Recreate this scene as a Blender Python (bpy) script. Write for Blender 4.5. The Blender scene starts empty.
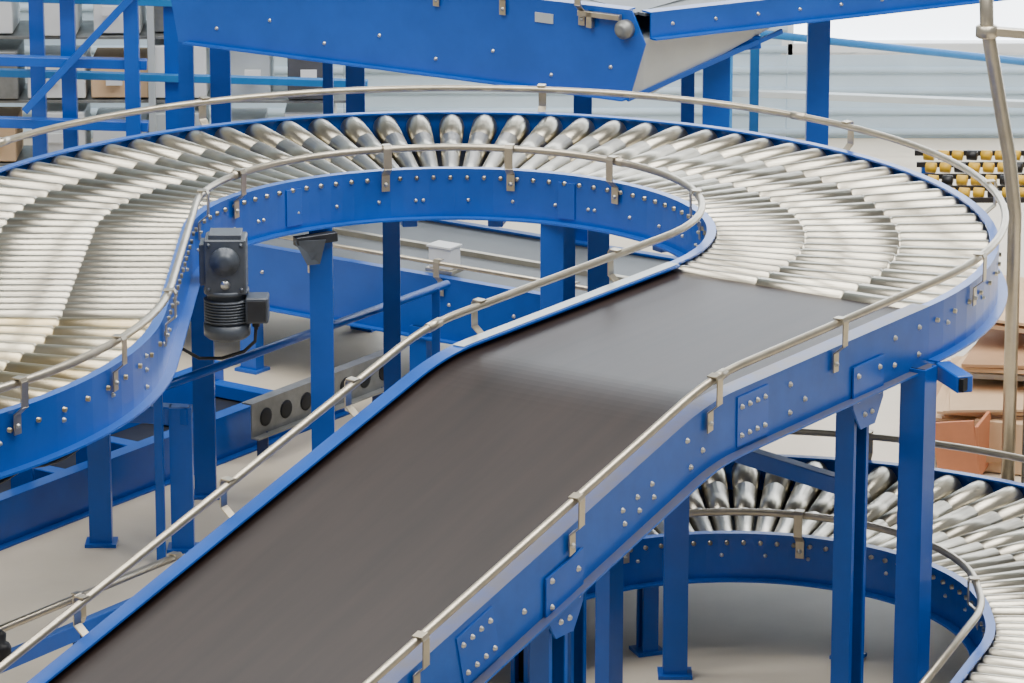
import bpy, math, random, bmesh
from mathutils import Vector, Matrix
random.seed(7)
V=Vector
UP=V((0,0,1))
# ------------------------------------------------------------------ materials
def lin(c): 
    return tuple(((x/255)/12.92 if x/255<=.04045 else (((x/255)+.055)/1.055)**2.4) for x in c)+(1,)
def mat(name,col,rough=.5,metal=0.,var=.15,scale=6.,dust=0.,dustcol=(170,160,140),bump=0.,island=0.,stretch=None,emit=0.,spec=.5,col2=None,rot=0.):
    m=bpy.data.materials.new(name); m.use_nodes=True
    nt=m.node_tree; N=nt.nodes; Lk=nt.links
    b=N['Principled BSDF']; b.inputs['Roughness'].default_value=rough; b.inputs['Metallic'].default_value=metal
    b.inputs['Specular IOR Level'].default_value=spec
    tc=N.new('ShaderNodeTexCoord'); mp=N.new('ShaderNodeMapping'); Lk.new(tc.outputs['Object'],mp.inputs[0])
    if stretch: mp.vector_type='TEXTURE'; mp.inputs['Scale'].default_value=stretch; mp.inputs['Rotation'].default_value=(0,0,math.radians(rot))
    nz=N.new('ShaderNodeTexNoise'); nz.inputs['Scale'].default_value=scale; nz.inputs['Detail'].default_value=6; nz.inputs['Roughness'].default_value=.6
    Lk.new(mp.outputs[0],nz.inputs['Vector'])
    c=lin(col); mx=N.new('ShaderNodeMix'); mx.data_type='RGBA'
    d=tuple(x*(1-var) for x in c[:3])+(1,); e=tuple(min(1,x*(1+var)) for x in c[:3])+(1,)
    if col2: e=lin(col2); d=c
    mx.inputs[6].default_value=d; mx.inputs[7].default_value=e
    rp=N.new('ShaderNodeMapRange'); rp.inputs[1].default_value=.32; rp.inputs[2].default_value=.68
    Lk.new(nz.outputs['Fac'],rp.inputs[0]); Lk.new(rp.outputs[0],mx.inputs[0])
    out=mx.outputs[2]
    if island>0:
        g=N.new('ShaderNodeNewGeometry'); hs=N.new('ShaderNodeHueSaturation')
        r2=N.new('ShaderNodeMapRange'); r2.inputs[3].default_value=1-island; r2.inputs[4].default_value=1+island
        Lk.new(g.outputs['Random Per Island'],r2.inputs[0]); Lk.new(r2.outputs[0],hs.inputs['Value']); Lk.new(out,hs.inputs['Color']); out=hs.outputs[0]
    if dust>0:
        g=N.new('ShaderNodeNewGeometry'); sx=N.new('ShaderNodeSeparateXYZ'); Lk.new(g.outputs['Normal'],sx.inputs[0])
        r3=N.new('ShaderNodeMapRange'); r3.inputs[1].default_value=.55; r3.inputs[2].default_value=1.; r3.inputs[4].default_value=dust
        Lk.new(sx.outputs[2],r3.inputs[0])
        mu=N.new('ShaderNodeMath'); mu.operation='MULTIPLY'; Lk.new(r3.outputs[0],mu.inputs[0])
        r4=N.new('ShaderNodeMapRange'); r4.inputs[1].default_value=.3; r4.inputs[2].default_value=.6; r4.inputs[3].default_value=.55; Lk.new(nz.outputs['Fac'],r4.inputs[0]); Lk.new(r4.outputs[0],mu.inputs[1])
        m2=N.new('ShaderNodeMix'); m2.data_type='RGBA'; Lk.new(mu.outputs[0],m2.inputs[0]); Lk.new(out,m2.inputs[6]); m2.inputs[7].default_value=lin(dustcol); out=m2.outputs[2]
    Lk.new(out,b.inputs['Base Color'])
    if bump>0:
        bp=N.new('ShaderNodeBump'); bp.inputs['Strength'].default_value=bump; bp.inputs['Distance'].default_value=.01
        Lk.new(nz.outputs['Fac'],bp.inputs['Height']); Lk.new(bp.outputs[0],b.inputs['Normal'])
    if emit>0:
        b.inputs['Emission Color'].default_value=c; b.inputs['Emission Strength'].default_value=emit
    return m
M={}
M['blue']=mat('blue_paint',(1,84,182),.28,0,.10,5,dust=.12,dustcol=(110,130,150))
M['blue_dusty']=mat('blue_paint_dusty',(2,84,178),.34,0,.12,9,dust=.9,dustcol=(100,94,86))
M['navy']=mat('dark_blue_paint',(8,42,100),.45,0,.2,6)
M['lblue']=mat('light_blue_paint',(40,120,185),.45,0,.1,6)
M['roller']=mat('galvanised_roller',(210,203,184),.30,1.,.12,2.6,island=.10,col2=(156,150,136))
M['roller2']=mat('brass_tint_roller',(198,189,166),.32,1.,.2,4,island=.12,col2=(184,162,112))  # roller colour with a brass tint mixed in by noise
M['steel']=mat('zinc_steel',(190,181,162),.33,.85,.12,14)
M['bolt']=mat('bolt_zinc',(190,190,186),.3,.85,.1,30)
M['hollow_shade']=mat('painted_hollow_shade',(32,34,38),.5,.5,.2,20)  # dark colour standing in for shade inside channels, tube ends and holes
M['belt']=mat('rubber_belt',(28,19,16),.41,0,.10,5,col2=(43,32,28),spec=.36,stretch=(4,.25,1),rot=55.7)
M['gbelt']=mat('grey_belt',(100,105,108),.5,0,.1,4)
M['black']=mat('black_plastic',(28,28,30),.45,0,.2,10)
M['motor']=mat('motor_paint',(78,84,92),.36,.1,.2,16)
M['lgrey']=mat('light_grey_sheet',(190,198,200),.4,.2,.06,5)
M['white']=mat('white_plastic',(225,228,228),.4,0,.04,8)
M['floor']=mat('concrete_floor',(206,194,172),.5,0,.08,1.6,bump=.05,col2=(224,212,190))
M['wall']=mat('cladding',(188,208,222),.5,0,.06,3)
M['ceil']=mat('ceiling_deck',(60,62,66),.8,0,.06,3)
M['card']=mat('cardboard',(216,184,146),.8,0,.08,7)
M['card2']=mat('cardboard_dark',(180,142,106),.8,0,.1,7)
M['orange']=mat('orange_board',(204,132,94),.7,0,.08,7)
M['yellow']=mat('yellow_plastic',(214,170,40),.45,0,.08,7)
M['dark']=mat('dark_boxes',(70,72,78),.7,0,.3,5)
M['pane']=mat('frosted_pane',(235,242,250),.5,0,.02,2,emit=4.5)
M['galv']=mat('galvanised_sheet',(135,137,135),.45,.5,.2,12)
M['dsteel']=mat('dull_steel',(62,64,68),.45,.6,.2,12)
# ------------------------------------------------------------------ mesh builder
class MB:
    def __init__(s): s.v=[];s.f=[];s.m=[];s.mats=[];s.sm=[]
    def mi(s,k):
        if k not in s.mats: s.mats.append(k)
        return s.mats.index(k)
    def add(s,vs,fs,k,smooth=False):
        o=len(s.v); i=s.mi(k); s.v+= [tuple(x) for x in vs]
        for f in fs: s.f.append(tuple(o+j for j in f)); s.m.append(i); s.sm.append(smooth)
    def box(s,c,hx,hy,hz,k,X=V((1,0,0)),Y=None,Z=None):
        X=X.normalized(); Z=(Z or UP); Y=(Y or Z.cross(X)).normalized(); Z=X.cross(Y).normalized(); c=V(c)
        b=min(hx,hy,hz)*.12; b=min(b,.004)
        vs=[];idx={}
        for sx in(-1,1):
            for sy in(-1,1):
                for sz in(-1,1):
                    for a in range(3):
                        d=[hx-b,hy-b,hz-b]; d[a]=[hx,hy,hz][a]
                        idx[(sx,sy,sz,a)]=len(vs); vs.append(c+X*sx*d[0]+Y*sy*d[1]+Z*sz*d[2])
        fs=[]
        for a in range(3):
            for sg in(-1,1):
                o=[i for i in range(3) if i!=a]; q=[]
                for p in((-1,-1),(1,-1),(1,1),(-1,1)):
                    t=[0,0,0]; t[a]=sg; t[o[0]]=p[0]; t[o[1]]=p[1]; q.append(idx[(t[0],t[1],t[2],a)])
                if (sg>0)==(a==1): q=q[::-1]
                fs.append(q)
        for a in range(3):
            o=[i for i in range(3) if i!=a]
            for p in((-1,-1),(1,-1),(1,1),(-1,1)):
                t=[0,0,0]; t[o[0]]=p[0]; t[o[1]]=p[1]
                t1=t[:];t1[a]=-1;t2=t[:];t2[a]=1
                fs.append([idx[(*t1,o[0])],idx[(*t2,o[0])],idx[(*t2,o[1])],idx[(*t1,o[1])]])
        for sx in(-1,1):
            for sy in(-1,1):
                for sz in(-1,1): fs.append([idx[(sx,sy,sz,a)] for a in range(3)])
        s.add(vs,fs,k)
    def beam(s,p,q,w,h,k):
        p=V(p);q=V(q);d=q-p; X=d.normalized()
        Z=UP if abs(X.z)<.9 else V((0,1,0))
        Y=Z.cross(X).normalized()
        s.box((p+q)/2,d.length/2,w/2,h/2,k,X,Y)
    def sweep(s,st,sec,k,closed=True,smooth=False,cap=True):
        n=len(sec); vs=[]
        for (o,L,U) in st:
            for (a,b) in sec: vs.append(o+L*a+U*b)
        fs=[]
        for i in range(len(st)-1):
            for j in range(n if closed else n-1):
                j2=(j+1)%n; fs.append((i*n+j,i*n+j2,(i+1)*n+j2,(i+1)*n+j))
        if cap and closed: fs.append(tuple(range(n-1,-1,-1))); fs.append(tuple((len(st)-1)*n+j for j in range(n)))
        s.add(vs,fs,k,smooth)
    def tube(s,pts,r,k,n=10):
        pts=[V(p) for p in pts]; st=[]; 
        for i,p in enumerate(pts):
            d=(pts[min(i+1,len(pts)-1)]-pts[max(i-1,0)]).normalized()
            ref=UP if abs(d.z)<.95 else V((0,1,0))
            L=ref.cross(d).normalized(); U=d.cross(L); st.append((p,L,U))
        s.sweep(st,[(r*math.cos(2*math.pi*j/n),r*math.sin(2*math.pi*j/n)) for j in range(n)],k,smooth=True)
    def revolve(s,p,axis,prof,k,n=12):
        p=V(p); d=V(axis).normalized(); ref=UP if abs(d.z)<.9 else V((1,0,0))
        L=ref.cross(d).normalized(); U=d.cross(L); vs=[];fs=[]
        for (t,r) in prof:
            for j in range(n):
                a=2*math.pi*j/n; vs.append(p+d*t+(L*math.cos(a)+U*math.sin(a))*r)
        for i in range(len(prof)-1):
            for j in range(n): fs.append((i*n+j,i*n+(j+1)%n,(i+1)*n+(j+1)%n,(i+1)*n+j))
        fs.append(tuple(range(n-1,-1,-1))); fs.append(tuple((len(prof)-1)*n+j for j in range(n)))
        s.add(vs,fs,k,True)
    def bolt(s,p,n,r=.007,k='bolt'):
        s.revolve(V(p)-V(n)*.002,n,[(0,r*1.35),(.003,r*1.35),(.0035,r),(.008,r*.9),(.0095,r*.5)],k,8)
    def plate(s,pts,nrm,th,k):
        n=V(nrm).normalized()*th; N=len(pts); vs=[V(p) for p in pts]+[V(p)+n for p in pts]
        s.add(vs,[tuple(range(N-1,-1,-1)),tuple(range(N,2*N))]+[(i,(i+1)%N,N+(i+1)%N,N+i) for i in range(N)],k)
    def make(s,name,parent=None):
        me=bpy.data.meshes.new(name); me.from_pydata(s.v,[],s.f)
        for k in s.mats: me.materials.append(M[k])
        me.polygons.foreach_set('material_index',s.m); me.polygons.foreach_set('use_smooth',s.sm); me.update()
        bm=bmesh.new(); bm.from_mesh(me); bmesh.ops.recalc_face_normals(bm,faces=bm.faces); bm.to_mesh(me); bm.free()
        o=bpy.data.objects.new(name,me); bpy.context.collection.objects.link(o)
        if parent: o.parent=parent
        return o
def empty(name):
    e=bpy.data.objects.new(name,None); e.empty_display_size=.1; bpy.context.collection.objects.link(e); return e
def E(deg): a=math.radians(deg); return V((math.cos(a),math.sin(a),0))

# ------------------------------------------------------------------ shared layout (metres)
ZP=1.32                      # upper conveyor frame top
C1=V((-.194,12.918,0)); RA=.8; RB=1.679; W=RB-RA; PH=-34.3
H=E(PH); T=V((H.y,-H.x,0))   # belt runs along T
Y2=11.9; C2=V((C1.x-RA-RB,Y2,0))
RAILH=.075; RAILO=.022
def st_main(step=3):
    out=[]; n=int((180-PH)/step)
    for i in range(n+1):
        e=E(PH+(180-PH)*i/n); out.append((C1+e*RA+UP*ZP,e,UP))
    for y in (12.6,12.3): out.append((V((C1.x-RA,y,ZP)),V((-1,0,0)),UP))
    for i in range(27):
        e=E(-i*3); out.append((C2+e*RB+UP*ZP,-e,UP))
    return out
SL=math.tan(math.radians(14.4)); K0=1.2; KEND=4.6
def zb(k):
    r=.14
    if k<K0-r: return ZP
    if k<K0+r: return ZP-SL*(k-K0+r)**2/(4*r)
    return ZP-SL*(k-K0)
def st_belt(k0=0,k1=KEND):
    ks=[k0]+[K0-.14+.028*i for i in range(11)]+[2.0+.4*i for i in range(7) if 2.0+.4*i<k1]+[k1]; out=[]
    ks=[k for k in ks if k<=k1]
    for k in ks:
        s=(zb(k+.01)-zb(k-.01))/.02; d=(T+UP*s).normalized(); U=d.cross(H); U=U if U.z>0 else -U
        out.append((C1+H*RA+T*k+UP*zb(k),H,U))
    return out

def bracket(mb,p,out,tang,k='steel',drop=.13,railo=RAILO,railh=RAILH):
    """strap bracket: p on frame top outer face, 'out' = outward unit"""
    w=.0135
    prof=[(railo-.014,railh+.014),(railo+.012,railh+.015),(railo+.017,railh+.006),(railo+.016,.012),(.010,-.012),(.010,-drop*.5)]
    th=.004
    for (a,b),(c,d) in zip(prof[:-1],prof[1:]):
        p0=p+out*a+UP*b; p1=p+out*c+UP*d; dd=(p1-p0); X=dd.normalized(); mb.box((p0+p1)/2,dd.length/2+.002,w,th/2,k,X,tang)
    mb.bolt(p+out*.012-UP*drop*.34,out,.006)
def rollers(mb,p,q,r0,r1,k,grooves=3):
    p=V(p);q=V(q); d=(q-p).length; R=lambda t:r0+(r1-r0)*t/d
    prof=[(-.022,.007),(.004,.007),(.006,R(0)*.55),(.010,R(0)*.86),(.018,R(0)*.98)]
    prof.append((.03,R(.03)))
    for g in range(1,grooves):
        t=d*g/grooves; prof+=[(t-.006,R(t)),(t-.0035,R(t)*.88),(t+.0035,R(t)*.88),(t+.006,R(t))]
    prof+=[(d-.03,R(d)),(d-.018,R(d)*.98),(d-.010,R(d)*.88),(d-.004,R(d)*.6),(d-.002,.007),(d+.022,.007)]
    mb.revolve(p,q-p,prof,k,20)
def chan_in(h,fl=.03,th=.006,lip=.03):
    return [(-th,0),(fl,0),(fl,-th),(0,-th),(0,-h),(-th-lip,-h),(-th-lip,-h+th),(-th,-h+th)]
def mirror(sec,w): return [(w-a,b) for a,b in sec]
def leg(mb,x,y,z1,ang,z0=0.,w=.075,d=.05,k='blue',foot=True):
    X=E(ang); Y=E(ang+90); th=.006
    o=[(V((x,y,z0)),X,Y),(V((x,y,z1)),X,Y)]
    if w>=.055:
        sec=[(-w/2,-d/2),(w/2,-d/2),(w/2,d/2),(w/2-.014,d/2),(w/2-.014,d/2-th),(w/2-th,d/2-th),(w/2-th,-d/2+th),(-w/2+th,-d/2+th),(-w/2+th,d/2-th),(-w/2+.014,d/2-th),(-w/2+.014,d/2),(-w/2,d/2)]
        mb.sweep(o,sec,k)
        mb.box((x-Y.x*(d/2-.012),y-Y.y*(d/2-.012),(z0+z1)/2),w/2-.008,.002,(z1-z0)/2,'hollow_shade',X,Y)  # dark strip laid in the channel to stand for its inner shade
    else:
        mb.sweep(o,[(-w/2,-d/2),(w/2,-d/2),(w/2,d/2),(-w/2,d/2)],k)
    if foot:
        mb.box((x,y,z0+.006),w*.7,d*.9,.006,k,X,Y)

# ------------------------------------------------------------------ UPPER ROLLER CONVEYOR
cv=empty('curved_roller_conveyor')
FH=.165
mb=MB(); S=st_main()
mb.sweep(S,chan_in(FH,.022),'blue'); mb.make('frame_inner_side',cv)
mb=MB(); mb.sweep(S,mirror(chan_in(FH,.022),W),'blue'); mb.make('frame_outer_side',cv)
mb=MB()
def bed(mb,C,ra,rb,a0,a1,step,z,k,r0=.0235,r1=.0445):
    n=max(1,round((a1-a0)/step))
    for i in range(n+1):
        e=E(a0+(a1-a0)*i/n)
        rollers(mb,C+e*(ra+.008)+UP*(z-r0),C+e*(rb-.008)+UP*(z-r1),r0,r1,k)
bed(mb,C1,RA,RB,PH+1.5,178,3.95,ZP-.006,'roller')
y=C1.y-.045
while y>Y2:
    rollers(mb,V((C1.x-RA-.008,y,ZP-.036)),V((C1.x-RA-W+.008,y,ZP-.036)),.029,.029,'roller'); y-=.07
bed(mb,C2,RA,RB,-76,-1.5,3.95,ZP-.006,'roller2')
mb.make('rollers',cv)
mb=MB(); mb.sweep(S,[(.01,-.125),(W-.01,-.125),(W-.01,-.13),(.01,-.13)],'dsteel'); mb.make('gap_shade_sheet',cv)  # dark sheet added below the rollers so the gaps read dark
mb=MB()
a=PH+4
i=0
while a<179:
    e=E(a); mb.bolt(C1+e*(RA-.006)+UP*(ZP-.105),-e,.005)
    if i%4==0: mb.bolt(C1+E(a+1.8)*(RA-.006)+UP*(ZP-.105),-E(a+1.8),.005)
    mb.bolt(C1+e*(RB+.006)+UP*(ZP-.075),e,.006)
    a+=10.6; i+=1
for i in range(8):
    e=E(-i*9-2)
    mb.bolt(C2+e*(RB+.006)+UP*(ZP-.08),e,.006)
    if i%4==1: mb.bolt(C2+e*(RB+.006)+UP*(ZP-.13),e,.006); mb.bolt(C2+e*(RB+.006)+UP*(ZP-.04),e,.006)
for yy in(12.7,12.3,12.0): mb.bolt(V((C1.x-RA+.006,yy,ZP-.08)),V((1,0,0)),.006)
for a in (62,130):
    e=E(a); t=E(a+90); c=C1+e*(RA-.009)+UP*(ZP-.085); mb.box(c,.03,.003,.06,'blue',t,e)
mb.make('bolts',cv)
def offs(S,l,u): return [o+L*l+U*u for o,L,U in S]
SB=st_belt()
inner=offs(list(reversed(SB)),-RAILO,RAILH)[:-1]+offs(S,-RAILO,RAILH)
outer=offs(list(reversed(SB)),W+RAILO,RAILH)[:-1]+offs(S,W+RAILO,RAILH)
mb=MB()
mb.tube(inner,.0115,'steel'); mb.tube(outer,.0115,'steel')
for pth in (inner,outer):
    for j in (14,46,80):
        if j<len(pth)-1:
            d=(pth[j+1]-pth[j-1]).normalized(); p=pth[j]; mb.revolve(p-d*.03,d,[(0,.0115),(.001,.014),(.059,.014),(.06,.0115)],'steel',12)
mb.make('guard_rails',cv)
mb=MB()
for a in (8,48,76,106,150,172):
    e=E(a); bracket(mb,C1+e*(RA-.006)+UP*ZP,-e,E(a+90))
for a in (-24,8,40,80,120,155):
    e=E(a); bracket(mb,C1+e*(RB+.006)+UP*ZP,e,E(a+90))
for a in (-3,-20,-36,-52):
    e=E(a); bracket(mb,C2+e*(RB+.006)+UP*ZP,e,E(a+90))
mb.make('rail_brackets',cv)
mb=MB()
ZL=ZP-.16
leg(mb,-1.066,14.36,ZL,0); leg(mb,-.62,13.6,ZL,0)
leg(mb,.13,13.655,ZL,0); leg(mb,.19,14.56,ZL,0,w=.06); leg(mb,.30,14.53,ZL,0)
leg(mb,-.42,14.60,ZL,0,w=.06)
leg(mb,1.165,11.90,ZL,PH,w=.08,d=.07)
leg(mb,-1.69,14.25,ZL,0); leg(mb,-1.5,14.6,.6,0)
for a in (-10,35,80,100,121,150):
    e=E(a); mb.beam(C1+e*(RA+.0)+UP*(ZP-.17),C1+e*(RB)+UP*(ZP-.17),.05,.05,'blue')
mb.beam((-.57,13.57,ZP-.19),(-.70,13.51,ZP-.195),.035,.03,'dsteel')
mb.plate([V((-.70,13.5,ZP-.19)),V((-.60,13.52,ZP-.19)),V((-.62,13.52,ZP-.27)),V((-.66,13.5,ZP-.27))],(0,-1,0),.006,'motor')
mb.beam(V((1.165,11.90,ZL-.03))-T*.1+H*.02,V((1.165,11.90,ZL-.03))+H*.15,.05,.05,'blue')
mb.beam(V((1.165,11.90,ZL-.03))+H*.14,V((1.165,11.90,ZL-.03))+H*.155,.038,.038,'hollow_shade')  # dark block painted as the shaded hollow of the tube end
pts=[]
for i in range(40):
    e=E(-i*1.6); pts.append(C2+e*(RB-.03)+UP*(ZP-.185-.02*abs(math.sin(i*.45))))
mb.tube(pts,.005,'black',6)
mb.make('support_legs',cv)

# ------------------------------------------------------------------ BELT CONVEYOR
bc=empty('inclined_belt_conveyor')
BH=.176
mb=MB()
mb.sweep(SB,[(-.006,0),(.04,0),(.04,-.006),(0,-.006),(0,-BH),(-.006,-BH)],'blue')
mb.sweep([x for x in SB[:4]],[(-.004,.001),(.034,.001),(.034,.003),(-.004,.003)],'lgrey')
mb.make('frame_left_side',bc)
mb=MB()
mb.sweep(SB,mirror([(-.006,0),(.05,0),(.05,-.006),(0,-.006),(0,-BH),(-.035,-BH),(-.035,-BH+.006),(-.006,-BH+.006)],W),'blue_dusty')
mb.make('frame_right_side',bc)
mb=MB()
mb.sweep(SB,[(.012,-.022),(W-.03,-.022),(W-.03,-.027),(.012,-.027)],'belt')
hp=C1+H*RA+UP*(ZP-.062)
mb.revolve(hp+H*.012,H,[(0,.0395),(W-.042,.0395)],'belt',24)
mb.sweep(SB,[(.012,-.095),(W-.03,-.095),(W-.03,-.10),(.012,-.10)],'belt')
mb.make('belt',bc)
mb=MB()
mb.sweep(SB,[(.006,-.03),(W-.006,-.03),(W-.006,-.036),(.006,-.036)],'galv')
mb.make('slider_bed',bc)
mb=MB()
def rp(k,dn,off=.006): 
    s=(zb(k+.01)-zb(k-.01))/.02; d=(T+UP*s).normalized(); U=d.cross(H); U=U if U.z>0 else -U
    return C1+H*(RB+off)+T*k+UP*zb(k)-U*dn, d, U
for k in [.06,.2,.7,.78,1.25,1.32,2.1,2.9,3.3]:
    for dn in ((.05,.13) if k in(.06,.2,.78,1.32) else (.11,)):
        mb.bolt(rp(k,dn)[0],H,.0065)
for dn in (.08,.12):
    for k in (1.5,1.57,1.64): mb.bolt(rp(k,dn)[0],H,.006)
for k in (.98,2.3):
    p,d,U=rp(k,.09,.008); mb.box(p,.08,.0025,.07,'blue',d,H)
    for a in(-.06,-.02,.02,.06):
        for b in(-.04,.04): mb.bolt(p+d*a+U*b+H*.003,H,.006)
LK=1.9
for k in (.36,LK):
    p,d,U=rp(k,.10,.009)
    q=C1+H*(RB+.009)+T*k; z=p.z
    sl=.075*(SL if k>1 else 0)
    mb.plate([q+T*-.085+UP*(z+.02+sl),q+T*.085+UP*(z+.02-sl),q+T*.085+UP*(z-.10),q+T*.04+UP*(z-.17),q-T*.04+UP*(z-.17),q-T*.085+UP*(z-.10)],H,.006,'blue')
    for a,b in((-.06,-.01),(.06,-.01),(-.06,-.08),(.06,-.08),(-.02,-.13),(.02,-.13)): mb.bolt(q+T*a+UP*(z+b)+H*.006,H,.0065)
mb.make('bolts_and_plates',bc)
mb=MB()
for k in (.55,1.21,1.87,2.55,3.2):
    p,d,U=rp(k,0); bracket(mb,p,H,d)
for k in (.25,.95,1.55,2.1,2.7,3.3):
    p=C1+H*(RA-.006)+T*k+UP*zb(k); bracket(mb,p,-H,T)
mb.make('rail_brackets',bc)
mb=MB()
def lp(k,off=0): q=C1+H*(RA+off)+T*k; return q.x,q.y
def rpp(k,off=0): q=C1+H*(RB+off)+T*k; return q.x,q.y
x,y=rpp(.36,-.035); leg(mb,x,y,ZP-.17,PH-90,w=.085,d=.06)
x,y=rpp(LK,-.035); leg(mb,x,y,zb(LK)-.15,PH-90,w=.085,d=.06)
x,y=lp(.36,.03); leg(mb,x,y,ZP-.17,PH+90)
x,y=lp(1.15,.05); leg(mb,x,y,ZP-.17,PH+90)
x,y=rpp(1.32,-.35); leg(mb,x,y,zb(1.32)-.17,PH-90)
x,y=lp(LK,.03); leg(mb,x,y,zb(LK)-.17,PH+90)
leg(mb,.50,12.52,ZP-.17,0)
x0,y0=rpp(.36,-.05); mb.beam((x0,y0,.86),(.50,12.50,.78),.04,.05,'blue')
for k in (.36,1.32,LK):
    x0,y0=rpp(k,-.0); x1,y1=lp(k); z=zb(k)-.165; mb.beam((x0,y0,z),(x1,y1,z),.05,.05,'navy')
mb.make('support_legs',bc)

# ------------------------------------------------------------------ LOWER ROLLER CONVEYOR
lc=empty('curved_roller_conveyor')
C3=V((.675,12.04,0)); LA=.71; LB=1.56; ZQ=.385; AE=-20
def st_arc(C,ra,a0,a1,z,n=60): return [(C+E(a0+(a1-a0)*i/n)*ra+UP*z,E(a0+(a1-a0)*i/n),UP) for i in range(n+1)]
C3b=C3-V((0,.10,0))
eA=E(AE); tA=E(AE-90); pA=C3b+eA*LA
S3=[(pA+tA*1.3+UP*ZQ,eA,UP)]+st_arc(C3b,LA,AE,0,ZQ,8)+st_arc(C3,LA,0,165,ZQ,55)
mb=MB(); mb.sweep(S3,chan_in(.15,.022),'blue'); mb.make('frame_inner_side',lc)
mb=MB(); mb.sweep(S3,mirror(chan_in(.15,.022),LB-LA),'blue'); mb.make('frame_outer_side',lc)
mb=MB(); bed(mb,C3,LA,LB,1.5,163,4.3,ZQ-.006,'roller',.0235,.048)
bed(mb,C3b,LA,LB,AE+1,-1.5,4.3,ZQ-.006,'roller',.0235,.048)
q=V((0,-.05,0)); rollers(mb,C3+q+V((LA+.01,0,ZQ-.035)),C3+q+V((LB-.01,0,ZQ-.045)),.025,.035,'roller')
for i in range(17):
    p=pA+tA*(.06+.075*i)+UP*(ZQ-.036); rollers(mb,p+eA*.01,p+eA*(LB-LA-.01),.03,.03,'roller')
mb.make('rollers',lc)
mb=MB(); mb.sweep(S3,[(.01,-.12),(LB-LA-.01,-.12),(LB-LA-.01,-.125),(.01,-.125)],'dsteel'); mb.make('gap_shade_sheet',lc)  # dark sheet added here too, to darken the lower roller gaps
mb=MB(); mb.tube(offs(S3,-RAILO,RAILH),.0115,'steel'); mb.tube(offs(S3,LB-LA+RAILO,RAILH),.0115,'steel')
for a in (0,35,72,118):
    e=E(a); bracket(mb,C3+e*(LA-.006)+UP*ZQ,-e,E(a+90)); bracket(mb,C3+e*(LB+.006)+UP*ZQ,e,E(a+90))
a=4
while a<160:
    e=E(a); mb.bolt(C3+e*(LA-.006)+UP*(ZQ-.07),-e,.005); a+=11
mb.make('guard_rails',lc)
mb=MB()
for a in (10,60,110,150):
    for r in (LA+.03,LB-.03):
        p=C3+E(a)*r; leg(mb,p.x,p.y,ZQ-.13,a,w=.06)
for s in(.35,1.1):
    for l in(.03,LB-LA-.03):
        p=pA+tA*s+eA*l; leg(mb,p.x,p.y,ZQ-.13,AE,w=.06)
mb.make('support_legs',lc)

# ------------------------------------------------------------------ GEAR MOTOR
gm=empty('gear_motor'); mb=MB()
mx,my=-.88,12.88
mb.box((mx,my,1.215),.064,.058,.086,'motor')
mb.box((mx-.06,my,1.22),.02,.045,.065,'motor')
mb.box((mx,my,1.303),.05,.048,.012,'motor')
mb.revolve((mx,my-.056,1.235),(0,-1,0),[(0,.045),(.012,.045),(.014,.03),(.03,.027),(.031,.01)],'motor',20)
mb.revolve((mx,my-.056,1.160),(0,-1,0),[(0,.016),(.01,.014)],'bolt',12)
for sx in(-1,1):
    for sz in(-1,1): mb.bolt((mx+sx*.05,my-.059,1.215+sz*.07),(0,-1,0),.005,'motor')
mb.revolve((mx,my,1.135),(0,0,-1),[(0,.07),(.012,.07),(.013,.06),(.03,.06)],'motor',24)
prof=[(.03,.06)]
for i in range(8): z=.032+i*.009; prof+=[(z,.06),(z,.071),(z+.004,.071),(z+.004,.06)]
prof+=[(.108,.06),(.109,.073),(.146,.072),(.156,.06),(.158,.02)]
mb.revolve((mx,my,1.135),(0,0,-1),prof,'motor',28)
mb.make('gearbox_and_motor',gm)
mb=MB(); mb.box((mx+.095,my-.01,1.075),.035,.042,.04,'motor'); mb.box((mx+.095,my-.054,1.075),.028,.004,.032,'dsteel'); mb.revolve((mx+.09,my-.01,1.036),(0,0,-1),[(0,.012),(.02,.012),(.022,.007),(.03,.007)],'black',12)
mb.make('terminal_box',gm)
mb=MB(); mb.tube([(mx+.09,my-.01,1.02),(mx+.085,my,.965),(mx+.05,my+.01,.93),(mx-.02,my+.02,.905),(mx-.09,my+.02,.905),(mx-.15,my+.02,.94),(mx-.18,my+.02,1.0),(mx-.185,my+.02,1.07),(mx-.185,my+.02,1.16)],.0055,'black',8)
mb.make('cable',gm)

# ------------------------------------------------------------------ CROSS BELT CONVEYOR (seen through the loop)
cc=empty('flat_belt_conveyor'); mb=MB()
o=V((-.42,15.58,0)); N2=V((.5635,.826,0)); Z5=.5
def cs(a0,a1): return [(o+H*a+UP*Z5,N2,UP) for a in (a0,a1)]
mb.sweep(cs(-1.9,1.0),chan_in(.24,.03),'blue'); mb.sweep(cs(-1.9,1.0),mirror(chan_in(.24,.03),.75),'blue')
mb.make('side_frames',cc)
mb=MB(); mb.sweep(cs(-1.9,1.0),[(.02,-.015),(.36,-.015),(.36,-.02),(.02,-.02)],'gbelt'); mb.sweep(cs(-1.9,1.0),[(.39,-.015),(.73,-.015),(.73,-.02),(.39,-.02)],'gbelt')
mb.sweep(cs(-1.9,1.0),[(.362,.004),(.388,.004),(.388,-.02),(.362,-.02)],'steel')
mb.make('belts',cc)
mb=MB()
for a in (-1.5,-.7,.1,.8):
    for b in(.0,.75):
        p=o+H*a+N2*b; leg(mb,p.x,p.y,Z5-.2,PH)
for l in (-.03,.78): mb.tube([o+H*-1.9+N2*l+UP*(Z5+.06),o+H*1.0+N2*l+UP*(Z5+.06)],.009,'steel')
for a in (-1.6,-.4,.2,.8): bracket(mb,o+H*a-N2*.006+UP*Z5,-N2,H,railh=.06)
for i in range(10): mb.bolt(o+H*(-1.8+.29*i)-N2*.006+UP*(Z5-.1),-N2,.006)
mb.make('legs_and_rails',cc)
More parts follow.
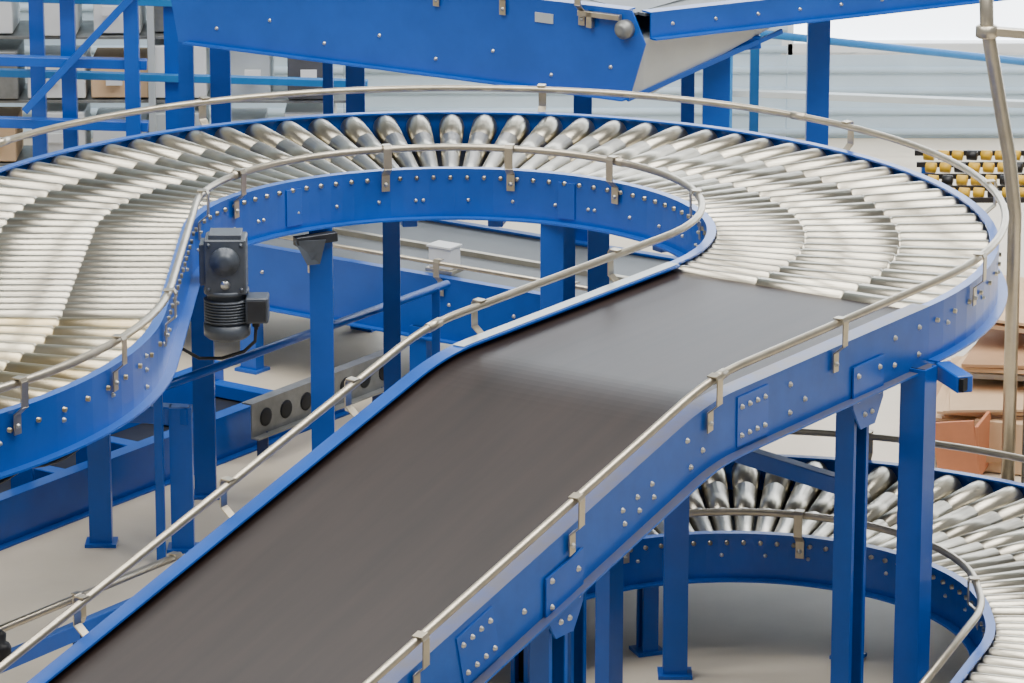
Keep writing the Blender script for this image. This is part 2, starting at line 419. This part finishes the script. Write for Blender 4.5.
sb=empty('sensor_box'); mb=MB(); p=o+H*.15+N2*.08; mb.box((p.x,p.y,Z5+.055),.05,.035,.04,'white',H,N2); mb.box((p.x,p.y,Z5+.008),.06,.04,.007,'steel',H,N2); mb.box((p.x,p.y-.0,Z5+.099),.054,.04,.004,'white',H,N2); mb.make('housing',sb)

fc=empty('floor_conveyor_frame'); mb=MB()
f0=V((-1.95,13.46,0)); D=N2
mb.sweep([(f0+UP*.16,-H,UP),(f0+D*2.35+UP*.16,-H,UP)],chan_in(.16,.05,.006,.03),'blue')
mb.sweep([(f0-H*.45+UP*.16,-H,UP),(f0-H*.45+D*2.2+UP*.16,-H,UP)],chan_in(.16,.05,.006,.03),'blue')
for i in range(6):
    q=f0+D*(.15+.4*i)+UP*.07; mb.beam(q,q-H*.45,.06,.05,'blue')
mb.sweep([(f0+UP*.04,-H,UP),(f0+D*2.2+UP*.04,-H,UP)],[(.01,0),(.44,0),(.44,-.005),(.01,-.005)],'dsteel')
mb.make('side_beams',fc)
hr=empty('blue_handrail'); mb=MB()
g0=V((-1.36,13.335,.6)); mb.tube([g0,g0+D*1.0,g0+D*2.0],.015,'blue')
for a in(.35,1.93): q=g0+D*a; mb.beam((q.x,q.y,0),(q.x,q.y,.6),.03,.03,'blue')
mb.make('rail',hr)
pb=empty('perforated_beam'); mb=MB()
q0=V((-.93,14.75,.22)); q1=q0+D*.9
mb.sweep([(q0,-H,UP),(q1,-H,UP)],chan_in(.13,.04),'galv')
for i in range(7):
    q=q0+D*(.08+.12*i)-UP*.065; mb.revolve(q+H*.004,H,[(0,.034),(.004,.034),(.005,.026),(.0055,.001)],'hollow_shade',18)  # holes are dark discs, their shade put into the colour
for a in(.1,.8): q=q0+D*a; mb.beam((q.x-.02,q.y,0),(q.x-.02,q.y,.1),.04,.04,'navy')
mb.make('beam',pb)
ls=empty('steel_stand'); mb=MB()
leg(mb,-1.10,13.76,.50,0); mb.beam((-1.07,13.76,.47),(-1.40,13.82,.47),.06,.06,'blue'); leg(mb,-1.38,13.82,.44,0)
mb.make('frame',ls)
lg=empty('floor_guard_rail'); mb=MB()
r0=V((-2.0,10.86,.45)); mb.tube([r0,r0+D*1.2,r0+D*1.78],.012,'steel'); mb.beam(r0-UP*.1,r0+D*1.78-UP*.1,.03,.05,'blue')
for a in(.2,.75,1.3,1.75):
    q=r0+D*a; mb.beam((q.x,q.y,0),(q.x,q.y,.35),.03,.03,'navy'); bracket(mb,q+UP*-.07,H,D,railh=.07,railo=.005)
q=r0+D*.93+H*.02; mb.revolve((q.x,q.y,.36),(0,0,1),[(0,.03),(.01,.035),(.05,.035),(.06,.03),(.065,.02),(.09,.022),(.1,.01)],'black',16)
mb.make('rail',lg)

# ------------------------------------------------------------------ OVERHEAD CONVEYOR (background)
oc=empty('overhead_conveyor'); mb=MB()
p1=V((.42,15.40,1.52)); d=(V((.50,15.34,0))-V((-2.3,17.25,0))).normalized(); p0=p1-d*2.04-UP*.02; L=V((-d.y,d.x,0)).normalized()
mb.sweep([(p0,L,UP),(p1,L,UP)],chan_in(.335,.05,.006,.03),'blue')
mb.plate([p0-UP*.335,p0,p0-d*.11,p0-d*.04-UP*.335],-L,.006,'blue')
mb.sweep([(p0+L*.6,L,UP),(p1+L*.6,L,UP)],[(0,0),(.006,0),(.006,-.33),(0,-.33)],'blue')
mb.sweep([(p0-UP*.02,L,UP),(p1-UP*.02,L,UP)],[(.05,0),(.55,0),(.55,-.01),(.05,-.01)],'gbelt')
mb.sweep([(p0-UP*.3,L,UP),(p1-UP*.3,L,UP)],[(.0,0),(.6,0),(.6,-.01),(.0,-.01)],'navy')
for i in range(8): 
    q=p0+d*(.15+i*.26)-L*.006; mb.bolt(q-UP*(.2 if i%2 else .26),-L,.006)
mb.plate([p1-UP*.335,p1,p1+d*.02,p1+d*.08-UP*.12,p1+d*.01-UP*.335],-L,.006,'blue')
mb.box(p1-d*.36-UP*.07-L*.008,.04,.002,.018,'lgrey',d,L)
mb.make('frame',oc)
mb=MB(); mb.tube([p0-L*.03+UP*.07,p1-L*.03+UP*.07],.011,'steel')
for s in (.5,1.2,1.5,1.85): bracket(mb,p0+d*s-L*.006+UP*.01,-L,d,railh=.07)
mb.revolve(p1-d*.0-UP*.07-L*.006,-L,[(0,.035),(.03,.035),(.035,.025),(.045,.025),(.047,.012)],'galv',20)
mb.box(p1-d*.11-UP*.03-L*.02,.09,.012,.010,'steel',d,L); mb.box(p1-d*.15-UP*.05-L*.02,.012,.012,.03,'steel',d,L)
mb.make('guard_rail',oc)
mb=MB()
for (x,y,w) in ((-1.17,17.0,.08),(-.62,16.75,.075),(.27,16.15,.07),(-.73,16.8,.04),(-1.3,16.9,.06)): leg(mb,x,y,1.17,0,w=w)
mb.make('support_legs',oc)
o2=empty('inclined_conveyor_frame'); mb=MB()
b0=V((.50,15.40,1.41)); b1=V((1.95,16.45,1.365)); dd=(b1-b0).normalized(); LL=V((-dd.y,dd.x,0)).normalized()
mb.sweep([(b0+UP*.10,LL,UP),(b1+UP*.10,LL,UP)],chan_in(.10,.05),'blue')
mb.sweep([(b0+LL*.5+UP*.10,LL,UP),(b1+LL*.5+UP*.10,LL,UP)],mirror(chan_in(.10,.05),0),'blue')
mb.sweep([(b0+UP*.09,LL,UP),(b1+UP*.09,LL,UP)],[(.03,0),(.5,0),(.5,-.01),(.03,-.01)],'gbelt')
cc1=b0+dd*.62
mb.plate([V((.42,15.42,1.19)),V((.48,15.41,1.41)),cc1+UP*.01,V((.48,15.45,1.18))],LL,.45,'lgrey')
mb.beam((.42,15.41,1.185),(cc1.x,cc1.y-.01,1.37),.012,.018,'blue')
for i in range(8): mb.bolt(b0+dd*(.1+i*.2)-LL*.006+UP*.05,-LL,.006)
mb.tube([b0+UP*.17-LL*.03,b1+UP*.17-LL*.03],.012,'steel')
leg(mb,.76,15.75,1.38,0,w=.10); leg(mb,1.17,16.2,1.40,0,w=.085,d=.07); leg(mb,.95,16.6,1.3,0,w=.035,k='lblue'); leg(mb,.66,15.9,1.3,0,w=.05)
mb.beam((.60,15.72,1.30),(.92,15.72,1.34),.05,.05,'blue')
mb.make('frame',o2)

# ------------------------------------------------------------------ BACKGROUND LEFT
rk=empty('steel_rack'); mb=MB()
for x,dy in ((-2.3,0),(-1.98,.3),(-1.83,.1),(-1.56,0),(-1.42,.3)): leg(mb,x,17.4+dy,2.4,0,w=.06,d=.05)
for z in (.66,.92,1.22,1.5): mb.beam((-2.6,17.38,z+.02),(-1.5,17.42,z-.02),.05,.04,'blue')
for z in (.78,1.1): mb.beam((-2.6,17.75,z+.03),(-.6,17.6,z),.04,.03,'lblue')
mb.beam((-2.0,17.34,.72),(-1.5,17.34,1.25),.03,.03,'blue')
mb.make('uprights_and_beams',rk)
sg=empty('stacked_crates'); mb=MB()
for i in range(9):
    for j in range(5):
        x=-3.05+i*.27+random.uniform(-.02,.02); z=.14+j*.28
        k=random.choice(['white','lgrey','galv','lgrey','card','white','dark']); hz=random.uniform(.08,.115); hx=random.uniform(.09,.125)
        mb.box((x,18.4+random.uniform(-.05,.05),z-.12+hz),hx,.15,hz,k)
        mb.box((x+random.uniform(-.03,.03),18.23,z-.12+hz),.035,.01,.02,'white')
for j in range(6): mb.box((-1.97,18.42,.012+j*.28-(.006 if j else 0)),1.3,.18,.006,'galv')
for x in(-3.25,-2.4,-1.55,-.7):
    mb.beam((x,18.22,0),(x,18.22,1.5),.03,.03,'lgrey')
mb.make('crates',sg)
# ------------------------------------------------------------------ BACKGROUND RIGHT
yr=empty('yellow_roller_rack'); mb=MB()
for r in range(4):
    for i in range(16):
        x=1.58+i*.055; y=15.9+r*.09; z=.72-r*.0
        mb.revolve((x,y,z+r*.028),(.9,-.3,0),[(0,.012),(.002,.02),(.04,.02),(.042,.012)],'yellow' if (i*3+r)%4 else 'black',10)
for r in range(5): mb.beam((1.55,15.86+r*.09,.70+r*.025),(2.5,15.86+r*.09,.70+r*.025),.012,.02,'black')
for x in(1.6,2.3): mb.beam((x,15.95,0),(x,15.95,.69),.05,.05,'blue'); mb.beam((x,16.2,0),(x,16.2,.76),.05,.05,'blue')
mb.make('rack',yr)
pp=empty('steel_pole'); mb=MB(); PY=14.4
mb.tube([(1.60,PY,1.85),(1.61,PY,1.66),(1.65,PY,1.45),(1.70,PY,1.2),(1.725,PY,1.0),(1.73,PY,0)],.024,'steel',16)
mb.revolve((1.61,PY,1.66),(0,0,-1),[(0,.03),(.005,.038),(.04,.038),(.045,.03)],'steel',20)
mb.beam((1.61,PY,1.64),(2.1,PY,1.60),.04,.03,'steel')
mb.tube([(1.79,PY,1.8),(1.79,PY,0)],.014,'galv',12)
mb.revolve((1.73,PY,0.0),(0,0,1),[(0,.08),(.012,.08)],'steel',20)
mb.make('pole',pp)
cbx=empty('cardboard_stack'); mb=MB()
def sheet(c,hx,hy,t,ang,k,tilt=0): 
    X=E(ang); X=(X+UP*tilt).normalized(); mb.box(c,hx,hy,t,k,X,UP.cross(X).normalized())
mb.box((2.05,15.05,.06),.55,.45,.012,'card2'); 
for x in(1.6,2.05,2.5): mb.box((x,15.05,.025),.05,.45,.025,'card2')
for i in range(6): sheet((2.05+random.uniform(-.03,.03),15.05,.085+i*.016),.5,.42,.006,-8+random.uniform(-6,6),'card' if i%2 else 'card2')
for i in range(3): sheet((2.0,14.95,.2+i*.02),.42,.35,.005,-14+i*4,'card',.02*i)
sheet((2.1,15.1,.33),.42,.37,.008,-20,'card',.05); sheet((2.1,15.1,.35),.41,.36,.006,-16,'card2',.05)
sheet((2.12,15.15,.27),.45,.3,.01,-12,'lgrey',0)
sheet((2.13,15.2,.42),.44,.32,.008,-25,'card',-.03); sheet((2.13,15.2,.445),.43,.31,.006,-21,'card',-.03)
for a,b in(((1.52,14.45),(1.66,14.41)),((1.66,14.41),(1.72,14.55))):
    mb.beam((a[0]-.03,a[1]+.1,.11),(b[0]-.03,b[1]+.1,.13),.012,.20,'orange')
mb.box((1.78,14.7,.10),.12,.1,.095,'card',E(-20))
mb.make('sheets',cbx)
bt=empty('blue_trolley_frame'); mb=MB()
mb.beam((1.85,14.1,.22),(2.6,13.9,.22),.06,.10,'blue')
for x,y in((1.9,14.09),(2.5,13.93)): mb.beam((x,y,0),(x,y,.2),.05,.05,'blue')
mb.make('frame',bt)

# ------------------------------------------------------------------ ROOM
def quadbox(name,c,hx,hy,hz,k): 
    mb=MB(); mb.box(c,hx,hy,hz,k); return mb.make(name)
quadbox('floor',(0,12,-.05),9,12,.05,'floor')
quadbox('ceiling',(0,13.1,7.55),9,7.2,.05,'ceil')
WY=20.
mb=MB()
mb.box((-4.9,WY+.1,3.75),4.1,.06,3.75,'wall')
mb.box((.25,WY+.1,1.0),1.05,.06,1.0,'wall'); mb.box((.25,WY+.1,5.8),1.05,.06,1.7,'wall')
mb.box((5.15,WY+.1,.21),3.85,.06,.21,'wall'); mb.box((5.15,WY+.1,5.8),3.85,.06,1.7,'wall')
for i in range(75):
    z=.03+i*.1
    mb.revolve((-9,WY+.04,z),(1,0,0),[(0,.018),(8.2,.018)],'wall',8)
    if z<2 or z>4.1: mb.revolve((-.8,WY+.04,z),(1,0,0),[(0,.018),(2.1,.018)],'wall',8)
    if z<.4 or z>4.1: mb.revolve((1.3,WY+.04,z),(1,0,0),[(0,.018),(7.7,.018)],'wall',8)
mb.make('wall_back')
mb=MB(); mb.box((5.15,WY+.14,2.26),3.85,.01,1.86,'pane')
for x in(1.3,2.6,3.9,5.2,6.5,7.8,9.): mb.box((x,WY+.08,2.26),.03,.04,1.86,'white')
for z in(.43,1.6,2.7,4.1): mb.box((5.15,WY+.08,z),3.85,.04,.03,'white')
mb.make('window_1')
mb=MB(); mb.box((.25,WY+.14,3.05),1.05,.01,1.05,'pane')  # unseen glowing panel, added so the belt head reflects a sheen
for x in(-.78,.25,1.26): mb.box((x,WY+.08,3.05),.03,.04,1.05,'white')
for z in(2.02,4.08): mb.box((.25,WY+.08,z),1.05,.04,.03,'white')
mb.make('added_sheen_panel')
tb=empty('wall_rail'); mb=MB()
mb.tube([(.9,19.6,.62),(4,18.9,.42)],.018,'lblue'); mb.beam((.9,19.7,.3),(4.,19.3,.26),.05,.03,'lgrey')
for x,y in((1.,19.58),(2.4,19.26),(3.8,18.95)): mb.beam((x,y,0),(x,y,.5),.04,.04,'lblue')
mb.make('rail',tb)

# ------------------------------------------------------------------ LIGHT + CAMERA
w=bpy.data.worlds.new('World'); bpy.context.scene.world=w; w.use_nodes=True; nt=w.node_tree
bg=nt.nodes['Background']; tc=nt.nodes.new('ShaderNodeTexCoord'); sx=nt.nodes.new('ShaderNodeSeparateXYZ'); cr=nt.nodes.new('ShaderNodeValToRGB')
nt.links.new(tc.outputs['Generated'],sx.inputs[0]); nt.links.new(sx.outputs[2],cr.inputs[0]); nt.links.new(cr.outputs[0],bg.inputs[0])
cr.color_ramp.elements[0].color=(.30,.32,.35,1); cr.color_ramp.elements[0].position=0
cr.color_ramp.elements[1].color=(.95,.97,1,1); cr.color_ramp.elements[1].position=.7
bg.inputs[1].default_value=.5
def area(name,loc,rot,sx_,sy_,e,col=(1,1,1)):
    l=bpy.data.lights.new(name,'AREA'); l.shape='RECTANGLE'; l.size=sx_; l.size_y=sy_; l.energy=e; l.color=col
    o=bpy.data.objects.new(name,l); o.location=loc; o.rotation_euler=[math.radians(a) for a in rot]; bpy.context.collection.objects.link(o)
for y,e in ((7,120),(10.3,200),(12.8,250),(15.2,210)):
    area('ceiling_light',(-2.8,y,7.3),(0,0,0),4.5,1.3,e,(1,.98,.95))
    area('ceiling_light',(2.8,y,7.3),(0,0,0),4.5,1.3,e*1.3,(1,.98,.95))
area('wall_fill_light',(1.5,18.6,4.8),(25,0,0),6,.5,130,(.96,.98,1))  # unseen fill lamp, added to brighten the back wall
cam=bpy.data.cameras.new('camera'); cam.sensor_width=36; cam.lens=4318*36/1024; cam.clip_end=200
co=bpy.data.objects.new('camera',cam); bpy.context.collection.objects.link(co)
co.location=(0,0,4.5); co.rotation_euler=(math.radians(90-15.35),0,0)
bpy.context.scene.camera=co
